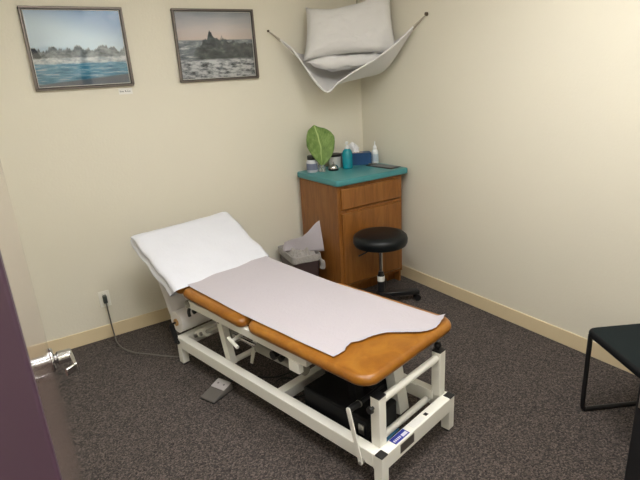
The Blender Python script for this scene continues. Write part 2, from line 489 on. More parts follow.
# ------------------------------------------------------------------ outlet and cords
M_PLATE = simple('ivory_plate', rgb(246, 244, 234), 0.4, var=0.02)
o = thing('wall_outlet', 'ivory wall outlet low on the back wall behind the table head', 'outlet', (-2.311, 0, .297))
MB().box(-.036, .036, -.007, 0, -.058, .058).build('cover_plate', M_PLATE, o, bevel=.002)
for za in (-.048, .012):
    so = MB().box(-.016, .016, -.0095, -.007, za, za + .036).build('socket', M_PLATE, o, bevel=.004)
    MB().box(-.008, -.005, -.0099, -.0095, za + .016, za + .026).build('slot', M_BLACK, so)
    MB().box(.005, .008, -.0099, -.0095, za + .014, za + .026).build('slot', M_BLACK, so)
M_CORD = simple('grey_cord_rubber', rgb(112, 108, 102), 0.5)
M_PLUG = simple('dark_green_grey_plug', rgb(52, 60, 60), 0.4)
c = thing('power_cord', 'grey power cord running from the wall outlet to the treatment table', 'cord', (-2.311, 0, 0))
pts = spline([(0, -.04, .285), (0, -.045, .25), (.004, -.035, .17), (.008, -.03, .08), (.010, -.05, .02), (.006, -.12, .006), (.02, -.24, .005), (.07, -.35, .005), (.14, -.43, .005), (.20, -.50, .005), (.30, -.60, .005), (.42, -.66, .005), (.52, -.80, .005)], 8)
MB().tube(pts, .0045, 8).build('cord', M_CORD, c)
MB().slab(-.014, .012, -.046, -.0105, .276, .328, .006, .004).build('plug', M_PLUG, c)

# ------------------------------------------------------------------ treatment table
TO = (-1.396, -2.194, 0); TR = math.radians(12.4)
T = thing('treatment_table', 'white steel treatment table with orange tan padded top', 'treatment table', TO, TR)
def tb(m, name, mat=None, bevel=.003, **k): return m.build(name, mat or M_WHITE, T, bevel=bevel, **k)
BW, BL = .276, 1.63
BN = .292          # the near side of the base stands a little further out
tb(MB().box(-BN, -BN + .05, .05, BL - .05, .120, .19), 'base_rail')
tb(MB().box(BW - .05, BW, .05, BL - .05, .120, .19), 'base_rail')
tb(MB().box(-BN, BW, BL - .05, BL, .120, .19), 'base_rail')
er = tb(MB().box(-BN, BW, 0, .05, .115, .19), 'base_rail')
MB().box(-.185, -.085, .008, .046, .190, .1908).build('blue_sticker', simple('blue_sticker', rgb(38, 52, 150), 0.35), er)
st = MB()
st.box(-.125, -.090, .014, .030, .1908, .1912)
for k in range(5): st.box(-.178 + k * .010, -.172 + k * .010, .018, .030, .1908, .1912)
st.build('sticker_lettering', simple('sticker_white', rgb(222, 224, 236), 0.4), er)
MB().box(-.165, -.065, -.0012, 0, .135, .180).build('rating_plate', simple('grey_rating_plate', rgb(96, 90, 84), 0.35, .4, var=.2, scale=90), er)
MB().box(-.05, .04, .010, .042, .190, .1906).build('warning_label', simple('pale_label', rgb(232, 232, 228), 0.4, var=.08, scale=90), er)
MB().box(.055, .075, .016, .034, .190, .1906).build('warning_mark', M_BLACK, er)
tb(MB().box(-BN + .05, BW - .055, .665, .715, .125, .185), 'cross_rail')
tb(MB().tube([(-.2, .115, .15), (.22, .115, .15)], .016, 14), 'cross_tube', bevel=0)
for sx in (-1, 1):
    for y0 in (.0, BL - .045):
        x0 = -BN if sx < 0 else BW - .045
        lg = tb(MB().box(x0, x0 + .045, y0, y0 + .045, .010, .122), 'leg')
        MB().box(x0 + .003, x0 + .042, y0 + .003, y0 + .042, 0, .010).build('foot_pad', M_BLACK, lg)
    MB().box((-BN if sx < 0 else BW - .040) - .001, (-BN + .040 if sx < 0 else BW) + .001, -.001, .038, .186, .193).build('corner_cap', M_BLACK, T, bevel=.002)
    x0 = -.248 if sx < 0 else .212
    po = tb(MB().box(x0, x0 + .047, .044, .091, .19, .428), 'post')
    MB().box(x0 - .001, x0 + .048, .043, .092, .428, .435).build('post_cap', M_BLACK, po, bevel=.002)
    # upright web plate beside each post
    g = MB().bar((sx * .19, .07, .205), (sx * .19, .16, .205), .005, .045, (0, 0, 1))
    tb(g, 'gusset', bevel=0)
tb(MB().tube([(-.232, .068, .396), (.232, .068, .396)], .0175, 18), 'end_tube', bevel=0)
k = MB().tube([(.235, .072, .434), (.235, .072, .446)], .008, 10)
k.lathe([(.001, .441), (.012, .444), (.017, .452), (.017, .460), (.012, .468), (.001, .471)], (.235, .072, 0), 20)
k.build('knob', M_BLACK, T)
k = MB().tube([(-.255, .07, .385), (-.264, .07, .385), (-.270, .07, .385), (-.282, .07, .385)], [.008, .008, .017, .015], 16)
k.build('knob', M_BLACK, T)
# flat lever on the outside of the near rail
lv = MB()
lv.bar((-.312, .156, .365), (-.308, .104, .125), .006, .024, (0, 1, 0))
lv.tube([(-.315, .156, .365), (-.309, .156, .365)], .0125, 16)
lv.tube([(-.3115, .104, .125), (-.3045, .104, .125)], .0125, 16)
lvo = tb(lv, 'side_lever', bevel=.0015)
MB().tube([(-.292, .104, .125), (-.3045, .104, .125)], .011, 12).tube([(-.3115, .104, .125), (-.317, .104, .125)], .007, 6).build('lever_bolt', M_STEEL, lvo)
MB().tube([(-.309, .156, .365), (-.280, .155, .365), (-.25, .154, .362)], [.013, .015, .015], 14).build('lever_grip', M_BLACK, lvo)
MB().tube([(-.25, .154, .362), (-.245, .155, .362)], .0165, 14).build('grip_ring', M_STEEL, lvo)
MB().tube([(-.245, .155, .362), (-.06, .17, .35)], .010, 10).build('lever_shaft', M_BLACKM, T)

# upper frame
for sx in (-1, 1):
    tb(MB().box(sx * .277 - .015, sx * .277 + .015, .42, 1.43, .452, .498), 'upper_rail')
    tb(MB().box(sx * .19 - .012, sx * .19 + .012, .10, .47, .448, .475), 'foot_rail', M_BLACKM)
tb(MB().box(-.27, .27, .42, .46, .452, .490), 'upper_cross_rail')
tb(MB().box(-.27, .27, .86, .90, .452, .490), 'upper_cross_rail')
tb(MB().box(-.27, .27, 1.39, 1.43, .452, .490), 'upper_cross_rail')
for sx in (-1, 1):
    # lifting arms lean from the upper frame down to the base
    tb(MB().bar((sx * .215, 1.215, .455), (sx * .215, 1.145, .15), .04, .050, (0, 1, 0)), 'lift_arm')
    tb(MB().bar((sx * .285, .50, .455), (sx * .285, .50, .40), .03, .07, (0, 1, 0)), 'bracket')
tb(MB().bar((.155, .30, .455), (.155, .235, .06), .075, .06, (0, 1, 0)), 'lift_arm')
MB().bar((-.12, .31, .455), (-.12, .25, .11), .05, .05, (0, 1, 0)).build('lift_arm', M_BLACKM, T)
tb(MB().tube([(-.215, 1.15, .16), (.215, 1.15, .16)], .017, 12), 'pivot_tube', bevel=0)
tb(MB().tube([(-.235, 1.175, .425), (.235, 1.175, .425)], .014, 12), 'pivot_tube', bevel=0)
MB().tube([(-.235, 1.175, .425), (-.255, 1.175, .425)], .013, 14).build('pivot_bolt', M_BLACK, T)
# motor housing and actuators
mh = MB().box(-.218, -.01, .13, .54, .085, .262).build('motor_housing', M_BLACKM, T, bevel=.01)
MB().box(-.2225, -.2175, .155, .185, .18, .23).build('motor_switch', M_STEEL, mh)
MB().box(-.01, .21, .30, .60, .085, .25).build('drive_unit', M_BLACKM, T, bevel=.01)
MB().bar((-.18, .115, .125), (-.03, .125, .125), .04, .004).build('blue_label', simple('pale_blue_label', rgb(70, 130, 170), 0.4), T)
MB().tube([(-.19, .91, .332), (-.19, .54, .338)], .027, 18).build('actuator', M_GREYCYL, T)
MB().tube([(-.19, .91, .332), (-.19, 1.13, .328)], .012, 14).build('actuator_rod', M_CHROME, T)
kb = MB().bar((-.215, .70, .43), (-.215, .70, .36), .03, .05, (0, 1, 0)).tube([(-.235, .70, .392), (-.262, .70, .392)], .024, 8).tube([(-.235, .66, .382), (-.25, .66, .382)], .016, 8)
kb.build('adjuster_knob', M_BLACK, T)
MB().bar((-.225, .63, .43), (-.225, .56, .345), .004, .03, (1, 0, 0)).build('adjuster_bracket', M_WHITE, T)
for dx in (0, .034):
    MB().tube(spline([(-.13, 1.00 - dx, .44), (-.13, 1.03 - dx * .6, .30), (-.13, 1.08 - dx * .3, .14)], 5), .006, 8).build('linkage_rod', M_WHITE, T)
hb = MB().tube([(-.20, 1.00, .395), (-.272, .995, .388), (-.305, .99, .384)], .0105, 12).tube([(-.298, 1.02, .396), (-.303, .935, .370)], .0100, 12)
hb.build('locking_handle', M_WHITE, T)
# gas strut across the head end
MB().tube([(-.17, 1.19, .375), (-.17, 1.46, .228)], .014, 14).build('strut_rod', M_GREYCYL, T)
sc_ = MB().tube([(-.17, 1.45, .234), (-.17, 1.56, .176)], .030, 18).build('strut_cylinder', M_WHITE, T)
for yy, zz in ((1.47, .224), (1.535, .190)): MB().tube([(-.198, yy, zz), (-.215, yy, zz)], .012, 6).build('strut_nut', M_STEEL, sc_)
MB().box(-.06, .02, 1.35, 1.42, .13, .24).build('strut_block', M_GREYCYL, T, bevel=.006)

# cushions
A2 = math.atan2(.026, .56)
zf = lambda x, y: 0.0
fc = MB().slab(-.319, .364, .042, .852, .499, .551, .085, .0255, 6, 9).build('foot_cushion', M_LEATHER, T, angle=60)
zm = lambda x, y: (y - .872) * math.tan(A2)
MB().slab(-.321, .348, .866, 1.425, .499, .551, .040, .0255, 6, 9, ztop=zm).build('middle_cushion', M_LEATHER, T, angle=60)
M_BOARD = simple('black_cushion_board', rgb(30, 26, 24), .7)
MB().box(-.27, .27, .10, .835, .490, .5005).build('cushion_board', M_BOARD, T)
MB().hexa([(-.265, .885, .490), (.265, .885, .490), (.265, 1.41, .512), (-.265, 1.41, .512), (-.265, .885, .5005), (.265, .885, .5005), (.265, 1.41, .525), (-.265, 1.41, .525)]).build('cushion_board', M_BOARD, T)
HA = math.radians(29.5); HO = V((0, 1.425, .572)); HS = V((0, math.cos(HA), math.sin(HA))); HN = V((0, -math.sin(HA), math.cos(HA)))
def hp(x, s, n): return HO + V((x, 0, 0)) + HS * s + HN * n
hc = MB().slab(-.325, .325, .0, .485, -.065, 0, .045, .028, 6, 9)
for v_ in hc.bm.verts:
    v_.co = hp(v_.co.x, v_.co.y, v_.co.z)
hc.build('head_cushion', M_LEATHER, T, angle=60)
for sx in (-1, 1):
    b_ = MB().bar(hp(sx * .25, -.04, -.092), hp(sx * .25, .38, -.09), .035, .03, HN)
    tb(b_, 'head_rail')
    # hinge block with knob and the paper roll hanger
    hg = MB().tube([(sx * .24, 1.415, .475), (sx * .30, 1.415, .475)], .024, 16).build('hinge_block', M_GREYCYL, T)
    MB().tube([(sx * .30, 1.415, .475), (sx * .306, 1.415, .475)], .010, 10).build('hinge_bolt', M_STEEL, hg)
    MB().tube(spline([(sx * .27, 1.43, .455), (sx * .285, 1.43, .42), (sx * .285, 1.425, .39)], 4), .010, 8).tube([(sx * .27, 1.37, .44), (sx * .29, 1.37, .436)], .014, 10).build('hinge_catch', M_BLACK, T)
    rb = MB().bar((sx * .304, 1.60, .16), (sx * .304, 1.64, .275), .005, .03, (sx, 0, 0)).tube([(sx * .276, 1.64, .275), (sx * .312, 1.64, .275)], .007, 10)
    rb.tube([(sx * .276, 1.600, .16), (sx * .304, 1.600, .16)], .012, 14)
    rb.build('roll_bracket', M_BLACK, T)
# everything lying on the table shares its placing
def on_table(o): o.location = TO; o.rotation_euler = (0, 0, TR); return o

# pillowcase pulled over the head section: two soft lobes on each side where the folded layers part
def case_ring(s, grow=1.0):
    ring = []
    a = .352 * grow; t0, t1 = -.084, .013
    prof = []
    n = 22
    for k in range(n + 1):                       # top from left to right
        u = -1 + 2 * k / n; prof.append((u * (a - .02), t1))
    for k in range(1, 12):                       # right side, lobed
        q = k / 12; z = t1 + (t0 - t1) * q
        bulge = .012 * abs(math.sin(q * 2 * PI * .95)) ** .7 + .008
        prof.append((a - .020 + bulge, z))
    for k in range(n + 1):
        u = 1 - 2 * k / n; prof.append((u * (a - .02), t0))
    for k in range(1, 12):
        q = 1 - k / 12; z = t1 + (t0 - t1) * q
        bulge = .024 * abs(math.sin(q * 2 * PI * .85 + .15)) ** .7 - .002
        prof.append((-(a - .020 + bulge), z))
    for x, z in prof:
        dn = noise.noise(V((x * 7, s * 8, z * 5))) * .007 + noise.noise(V((x * 2.2 + 4, s * 14, 1))) * .005 + abs(noise.noise(V((x * 6 + s * 9, s * 5 - x * 3, 8)))) * .005
        sh = 1 - .5 * max(0, (s - .47) / .05) ** 2 if s > .47 else 1.0
        zz = (t1 + t0) / 2 + (z - (t1 + t0) / 2) * sh
        so = (t1 - z) / (t1 - t0) * .045 * max(0, 1 - max(s, 0) / .12)
        ring.append(hp(x + dn * .6, s + so + (noise.noise(V((x * 5, z * 30, 2))) * .010 if s < .01 else 0), zz + dn))
    return ring
pc = MB().rings([case_ring(s) for s in [-.004 + .5275 * i / 30 for i in range(31)]], cap=False)
endr = case_ring(.5235)
pc.bm.faces.new([pc.bm.verts.new(p) for p in endr])
pc = on_table(pc.build('pillowcase', M_CASE, angle=65))
tag(pc, 'white pillowcase pulled over the raised head section of the treatment table', 'pillowcase')

# exam paper: from the roll, up behind the head end, over the crest and down to the torn foot edge
path2 = [(-.02, .5565), (.30, .5565), (.60, .5565), (.84, .5565), (1.05, .5645), (1.25, .574), (1.35, .579), (1.41, .585)]
for s in (.03, .06, .085):
    q = hp(0, s, .003); path2.append((q.y, q.z))
P3 = spline([V((0, y, z)) for y, z in path2], 8)
acc = [0]
for a, b in zip(P3, P3[1:]): acc.append(acc[-1] + (b - a).length)
def at_len(s):
    for i in range(1, len(acc)):
        if acc[i] >= s:
            t = (s - acc[i - 1]) / max(acc[i] - acc[i - 1], 1e-9)
            return P3[i - 1].lerp(P3[i], t), (P3[i] - P3[i - 1]).normalized()
    return P3[-1], (P3[-1] - P3[-2]).normalized()
tear = [(-.275, .268), (-.245, .262), (-.205, .262), (-.18, .275), (-.135, .285), (-.10, .262), (-.04, .250), (.03, .222), (.085, .152), (.13, .100), (.175, .074), (.22, .070), (.28, .082), (.40, .09)]
def tear_at(w):
    for (a, ya), (b, yb) in zip(tear, tear[1:]):
        if a <= w <= b: return ya + (yb - ya) * (w - a) / (b - a)
    return tear[-1][1]
def paper(u, v):
    w = -.272 + .592 * u
    st = tear_at(w) + .02 + noise.noise(V((w * 60, 3, 1))) * .006
    s = st + (acc[-1] - st) * v
    p, t = at_len(s)
    nrm = V((0, -t.z, t.y))
    a = noise.noise(V((w * 5, s * 4, 0))) * .0022 + noise.noise(V((w * 14 + 3, s * 9, 5))) * .0012
    lift = .0 if v > .05 else (1 - v / .05) * .002
    if u > .9 and v < .03: lift += .022 * (u - .9) / .1 * (1 - v / .03)
    return V((w + noise.noise(V((0, s * 3, 7))) * .004, 0, 0)) + p + nrm * (a + .0016 + lift)
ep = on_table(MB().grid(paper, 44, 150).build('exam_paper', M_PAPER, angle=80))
tag(ep, 'long white sheet of exam paper torn off unevenly near the table foot', 'exam paper')

# paper roll under the head
rl = thing('paper_roll', 'roll of white exam paper hung crosswise beneath the table head', 'paper roll', TO, TR)
MB().tube([(-.266, 1.64, .275), (.29, 1.64, .275)], .070, 36).build('paper_winding', M_ROLLP, rl)
M_CORE = simple('cardboard_core', rgb(186, 146, 96), .8, var=.12)
MB().tube([(-.275, 1.64, .275), (.299, 1.64, .275)], .023, 20).build('cardboard_core', M_CORE, rl)
wp = spline([V((0, 1.712, .28)), V((0, 1.775, .43)), V((0, 1.85, .60)), V((0, 1.898, .70))], 6)
def web(u, v):
    k = v * (len(wp) - 1); i = min(int(k), len(wp) - 2); q = wp[i].lerp(wp[i + 1], k - i)
    return V((-.262 + .55 * u, q.y, q.z)) + V((0, noise.noise(V((u * 6, v * 5, 3))) * .003, 0))
MB().grid(web, 16, 24).build('paper_web', M_ROLLP, rl, solid=.0006)

# ------------------------------------------------------------------ foot pedal and its cable
M_PED = simple('grey_pedal_housing', rgb(100, 96, 92), .5, var=.08)
M_PED2 = simple('light_grey_pedal_plate', rgb(182, 178, 178), .35, var=.05)
pd = thing('foot_pedal', 'grey foot pedal on the carpet beside the table', 'foot pedal', (-1.972, -1.130, 0), math.radians(24))
# x: away from wall side to the table, y: along
MB().hexa([(-.075, -.055, .002), (.085, -.055, .002), (.085, .055, .002), (-.075, .055, .002), (-.072, -.052, .012), (.08, -.052, .042), (.08, .052, .042), (-.072, .052, .012)]).build('pedal_housing', M_PED, pd, bevel=.004)
MB().hexa([(.012, -.05, .028), (.078, -.05, .041), (.078, .05, .041), (.012, .05, .028), (.012, -.05, .033), (.078, -.05, .047), (.078, .05, .047), (.012, .05, .033)]).build('pedal_plate', M_PED2, pd, bevel=.002)
M_PMARK = simple('pedal_mark', rgb(128, 124, 126), .5)
for a in (-.022, .022): MB().lathe([(.006, .037), (.006, .043), (.003, .0435)], (.045, a, 0), 12).build('pedal_mark', M_PMARK, pd)
MB().box(-.078, .088, -.058, .058, 0, .003).build('pedal_base', M_BLACK, pd)
cb = MB().tube(spline([(-1.895, -1.10, .02), (-1.84, -1.07, .006), (-1.75, -1.10, .006), (-1.62, -1.20, .006), (-1.48, -1.22, .006), (-1.42, -1.34, .006), (-1.52, -1.46, .006), (-1.66, -1.42, .006), (-1.70, -1.30, .006), (-1.60, -1.24, .010), (-1.50, -1.38, .006), (-1.47, -1.50, .006)], 8), .0045, 8).build('pedal_cable', M_BLACK)
tag(cb, 'black cable looping on the carpet beneath the treatment table', 'cable')

# ------------------------------------------------------------------ cabinet
CX0, CX1, CY0, CY1 = -.705, -.082, -.592, -.06
cab = thing('base_cabinet', 'brown wooden cabinet with drawer and door in the room corner', 'cabinet', ((CX0 + CX1) / 2, (CY0 + CY1) / 2, 0))
hx, hy = (CX1 - CX0) / 2, (CY1 - CY0) / 2
bd = MB().box(-hx, -hx + .018, -hy + .018, hy, .0, .915).box(hx - .018, hx, -hy + .018, hy, .0, .915)
bd.box(-hx + .018, hx - .018, hy - .012, hy, .1, .915).box(-hx + .018, hx - .018, -hy + .018, hy - .012, .10, .118)
bd.box(-hx + .018, hx - .018, -hy + .08, -hy + .092, 0, .10).build('carcass', M_WOOD, cab, bevel=.001)
ff = MB().box(-hx, -hx + .04, -hy, -hy + .018, .10, .915).box(hx - .04, hx, -hy, -hy + .018, .10, .915)
ff.box(-hx + .04, hx - .04, -hy, -hy + .018, .10, .135).box(-hx + .04, hx - .04, -hy, -hy + .018, .690, .735).box(-hx + .04, hx - .04, -hy, -hy + .018, .875, .915)
ff.build('face_frame', M_WOOD, cab, bevel=.001)
def overlay(name, x0, x1, z0, z1):
    # overlay front with a finger-pull bevel along its lower edge
    y0, y1 = -hy - .019, -hy - .0005
    m = MB().hexa([(x0 + .006, y1 - .001, z0 + .018), (x1 - .006, y1 - .001, z0 + .018), (x1, y1, z1), (x0, y1, z1)][:0] or
        [(x0, y0, z0 + .016), (x1, y0, z0 + .016), (x1, y1, z0), (x0, y1, z0), (x0, y0, z1), (x1, y0, z1), (x1, y1, z1), (x0, y1, z1)])
    return m.build(name, M_WOOD, cab, bevel=.003)
overlay('drawer_front', -hx + .028, hx - .028, .722, .888)
overlay('cabinet_door', -hx + .028, hx - .028, .118, .702)
ct = MB().slab(-.725, -.030, -.625, -.045, .917, .962, .030, .010, 4, 7)
ct = tag(ct.build('countertop', M_TEAL, angle=50), 'teal laminate countertop on the wooden cabinet', 'countertop')
CT = .962

# ------------------------------------------------------------------ things on the countertop
def glassy(name, c, rough=.06, trans=.85, ior=1.45):
    N = Nodes(name); N.bsdf(c, rough, trans=trans, ior=ior); return N.m
def leaf_mat():
    N = Nodes('green_leaf'); uv, u, v = N.uv()
    n = N.noise(N.obj(), 24, 4, .65)
    col = N.ramp(n, [(.3, rgb(86, 114, 56)), (.55, rgb(118, 146, 78)), (.75, rgb(154, 172, 110))])
    rib = N.math('SUBTRACT', 1.0, N.step(N.math('ABSOLUTE', N.math('SUBTRACT', u, .5)), .012, .035))
    vein = N.math('ABSOLUTE', N.math('SINE', N.math('MULTIPLY', N.math('ADD', v, N.math('MULTIPLY', N.math('ABSOLUTE', N.math('SUBTRACT', u, .5)), -.9)), 42)))
    vein = N.math('MULTIPLY', N.math('SUBTRACT', 1.0, N.step(vein, .0, .3)), .35)
    col = N.mix(N.math('MAXIMUM', rib, vein), col, rgb(176, 194, 128))
    N.bsdf(col, .5, spec=.35)
    return N.m
lf = thing('leaf_in_jar', 'large green leaf standing in a small clear jar on the countertop', 'plant', (-.578, -.19, CT))
def leaf_fn(u, v):
    ht = .335 * v
    prof = [(0, .012), (.08, .022), (.16, .050), (.3, .088), (.45, .116), (.6, .132), (.74, .132), (.86, .112), (.94, .086), (.98, .062), (1, .030)]
    wv = 0
    for (a, wa), (b, wb) in zip(prof, prof[1:]):
        if a <= v <= b: wv = wa + (wb - wa) * (v - a) / (b - a)
    q = 2 * u - 1
    x = q * wv + .020 * math.sin(v * 2.5) - .030 * v + noise.noise(V((u * 3, v * 6, 3))) * .006
    y = -.030 * abs(q) ** 1.6 * (wv / .12) + .05 * v * v - .02 + .010 * math.sin(v * 9 + q * 3) * abs(q)
    return V((x, y, .03 + ht - .02 * abs(q) * v))
MB().grid(leaf_fn, 16, 28, uv=True).build('leaf', leaf_mat(), lf, solid=.0012)
MB().tube([(.0, -.02, .012), (.0, -.02, .05)], .005, 8).build('leaf_stem', simple('leaf_stem_green', rgb(140, 164, 96), .5), lf)
MB().lathe([(.001, .0), (.026, 0), (.028, .004), (.028, .05), (.026, .055), (.024, .052), (.025, .006), (.001, .005)], (0, -.02, 0), 24, cap=False).build('glass_jar', glassy('clear_jar', (.95, .97, .97, 1)), lf)

bt = thing('pump_bottle', 'pale grey bottle with a black cap at the left end of the countertop', 'bottle', (-.640, -.165, CT))
MB().lathe([(.001, 0), (.040, 0), (.044, .006), (.044, .085), (.036, .098), (.028, .102), (.001, .102)], seg=28, cap=False).build('bottle_body', simple('grey_white_plastic', rgb(198, 200, 206), .35), bt)
MB().lathe([(.001, .100), (.036, .100), (.036, .128), (.032, .132), (.001, .132)], seg=28, cap=False).build('bottle_cap', M_BLACK, bt)
MB().lathe([(.0445, .02), (.0446, .021), (.0446, .07), (.0445, .071)], seg=28, cap=False).build('bottle_label', simple('blue_grey_label', rgb(110, 116, 138), .5), bt)
jr = thing('jar', 'white jar with a black lid behind the call bell', 'jar', (-.395, -.130, CT))
MB().lathe([(.001, 0), (.050, 0), (.053, .006), (.053, .088), (.001, .090)], seg=28, cap=False).build('jar_body', simple('white_jar', rgb(206, 206, 204), .4), jr)
MB().lathe([(.001, .090), (.054, .090), (.054, .108), (.050, .112), (.001, .112)], seg=28, cap=False).build('jar_lid', M_BLACK, jr)
bl = thing('call_bell', 'small silver dome bell on a black base beside the leaf', 'bell', (-.485, -.235, CT))
MB().lathe([(.001, 0), (.040, 0), (.042, .006), (.036, .014), (.001, .014)], seg=28, cap=False).build('bell_base', M_BLACK, bl)
MB().lathe([(.040, .014), (.039, .026), (.030, .040), (.016, .048), (.001, .050)], seg=28, cap=False).build('bell_dome', M_CHROME, bl)
MB().lathe([(.004, .048), (.004, .060), (.007, .062), (.006, .066), (.001, .067)], seg=12, cap=False).build('bell_button', M_CHROME, bl)

sn = thing('sanitizer_bottle', 'turquoise hand sanitizer bottle with a white pump', 'bottle', (-.362, -.262, CT))
N = Nodes('turquoise_gel'); N.bsdf(rgb(4, 138, 156), .2, spec=.5); M_GEL = N.m
MB().lathe([(.001, 0), (.036, 0), (.041, .005), (.041, .12), (.036, .140), (.022, .156), (.015, .160), (.001, .160)], seg=28, cap=False).build('bottle_body', M_GEL, sn)
M_PUMP = simple('white_pump', rgb(236, 238, 240), .3, var=.02)
MB().lathe([(.001, .158), (.017, .158), (.017, .174), (.007, .178), (.006, .200), (.012, .203), (.012, .214), (.001, .216)], seg=20, cap=False).tube([(0, 0, .208), (-.02, -.02, .209), (-.034, -.030, .204)], [.007, .006, .005], 10).build('pump', M_PUMP, sn)
wb = thing('spray_bottle', 'white bottle with a pointed pump top beside the right wall', 'bottle', (-.078, -.262, CT))
MB().lathe([(.001, 0), (.026, 0), (.029, .005), (.029, .095), (.022, .112), (.012, .118), (.001, .118)], seg=24, cap=False).build('bottle_body', simple('white_bottle', rgb(220, 226, 230), .3), wb)
MB().lathe([(.001, .116), (.014, .116), (.016, .130), (.012, .146), (.005, .152), (.004, .182), (.001, .184)], seg=18, cap=False).build('pump', M_PUMP, wb)
MB().lathe([(.0293, .02), (.0295, .021), (.0295, .08), (.0293, .081)], seg=24, cap=False).build('bottle_label', simple('pale_label_blue', rgb(178, 196, 210), .5), wb)
tx = thing('tissue_box', 'dark blue tissue box with a white tissue sticking out', 'tissue box', (-.205, -.168, CT), math.radians(-30))
M_TB = simple('blue_card_box', rgb(4, 64, 112), .5, var=.25, scale=14)
MB().box(-.122, .122, -.056, .056, 0, .098).build('box', M_TB, tx, bevel=.003)
MB().slab(-.06, .06, -.022, .022, .098, .0988, .02, .0004).build('box_opening', simple('tan_opening', rgb(170, 140, 126), .6), tx)
def tis(ph, hx_, hz):
    def fn(u, v):
        q = 2 * u - 1
        return V((-.02 + ph * .02 + q * (.012 + .034 * v) + .012 * math.sin(v * 4 + ph), .012 * math.sin(q * 5 + ph * 2) * (1 - .4 * v) + ph * .01, .09 + hz * v * (1 - .35 * abs(q + .3 * math.sin(ph * 3)))))
    return fn
ts = MB().grid(tis(0, 0, .10), 14, 10).grid(tis(1, 0, .075), 14, 10)
ts.build('tissue', M_TISSUE, tx, solid=.0008)
cl = thing('clipboard', 'flat dark brown board lying on the right end of the countertop', 'clipboard', (-.130, -.425, CT), math.radians(8))
MB().box(-.055, .055, -.14, .14, 0, .006).build('board', simple('dark_brown_board', rgb(62, 44, 42), .35), cl, bevel=.002)
MB().box(-.042, .044, -.115, .09, .006, .0075).build('sheet', simple('grey_sheet', rgb(112, 118, 120), .5), cl)
MB().box(-.03, .03, .10, .135, .006, .016).build('clip', M_STEEL, cl, bevel=.002)

# ------------------------------------------------------------------ waste bin
bn = thing('waste_bin', 'dark brown wastebasket lined with a bag between wall and cabinet', 'waste bin', (-.866, -.250, 0), math.radians(-9))
def bin_ring(z, a, b, r=.03):
    out = []
    for cx, cy, a0 in ((a - r, b - r, 0), (-a + r, b - r, PI / 2), (-a + r, -b + r, PI), (a - r, -b + r, 1.5 * PI)):
        for k in range(6):
            an = a0 + k * PI / 10
            out.append(V((cx + r * math.cos(an), cy + r * math.sin(an), z)))
    return out
BA, BB, BH = .116, .178, .375
m = MB().rings([bin_ring(0, .085, .140), bin_ring(.006, .088, .143), bin_ring(BH, BA, BB), bin_ring(BH, BA - .006, BB - .006), bin_ring(.02, .082, .137)])
m.build('bin_body', simple('dark_brown_plastic', rgb(72, 58, 58), .45, var=.08), bn)
def bag_ring(z, a, b, amp, seed):
    out = []
    for i, p in enumerate(bin_ring(z, a, b)):
        n1 = noise.noise(V((p.x * 22, p.y * 22, seed))); 
        out.append(V((p.x * (1 + n1 * amp * .6), p.y * (1 + n1 * amp * .4), p.z + n1 * amp * .22)))
    return out
m = MB().rings([bag_ring(BH - .045, BA + .003, BB + .003, .10, 1), bag_ring(BH - .034, BA + .010, BB + .010, .14, 1.6), bag_ring(BH - .015, BA + .005, BB + .005, .05, 2), bag_ring(BH + .010, BA + .006, BB + .006, .06, 3), bag_ring(BH + .014, BA - .006, BB - .006, .06, 4), bag_ring(BH - .06, BA - .016, BB - .016, .08, 5), bag_ring(BH - .12, BA - .03, BB - .03, .1, 6)], cap=False)
bagobj = m.build('bin_bag', M_BAG, bn, angle=75, subsurf=1)
kn = MB().tube(spline([(.095, -.188, BH - .03), (.112, -.196, BH - .055), (.118, -.192, BH - .09), (.112, -.186, BH - .12)], 5), [.012] * 5 + [.02] * 6 + [.022] * 4 + [.012], 10)
kn.build('bag_knot', M_BAG, bn, angle=75)
def wad(u, v):
    q = 2 * u - 1; r = 2 * v - 1
    base = V((q * (BA - .018), r * (BB - .018), BH - .02))
    hgt = .020 + .07 * abs(noise.noise(V((u * 5, v * 5, 2)))) + .015 * math.sin(u * 3.1) * math.sin(v * 3.1)
    return base + V((0, 0, hgt * (1 - max(abs(q), abs(r)) ** 4) + noise.noise(V((u * 11, v * 11, 9))) * .012))
pp = MB().grid(wad, 22, 28).build('crumpled_paper', M_BAG, angle=50)
tag(pp, 'crumpled pale paper filling the top of the wastebasket', 'waste paper'); pp.location = bn.location; pp.rotation_euler = bn.rotation_euler
def flag(u, v):
    # a sheet end standing up against the cabinet side, peaked at the right
    a = V((-.955, -.215, .385)).lerp(V((-.742, -.41, .385)), u)
    top = .055 + .185 * u ** 1.05
    return a + V((-.006 - .03 * (1 - v) * (1 - u) + .012 * math.sin(u * 7) * (1 - v), .02 * math.sin(u * 5 + v * 2), top * v + .01 * math.sin(u * 8 + 1) * v))
fg = MB().grid(flag, 16, 10).build('paper_sheet', M_PAPER, solid=.001)
tag(fg, 'crumpled white paper sheet sticking up out of the wastebasket against the cabinet', 'waste paper')

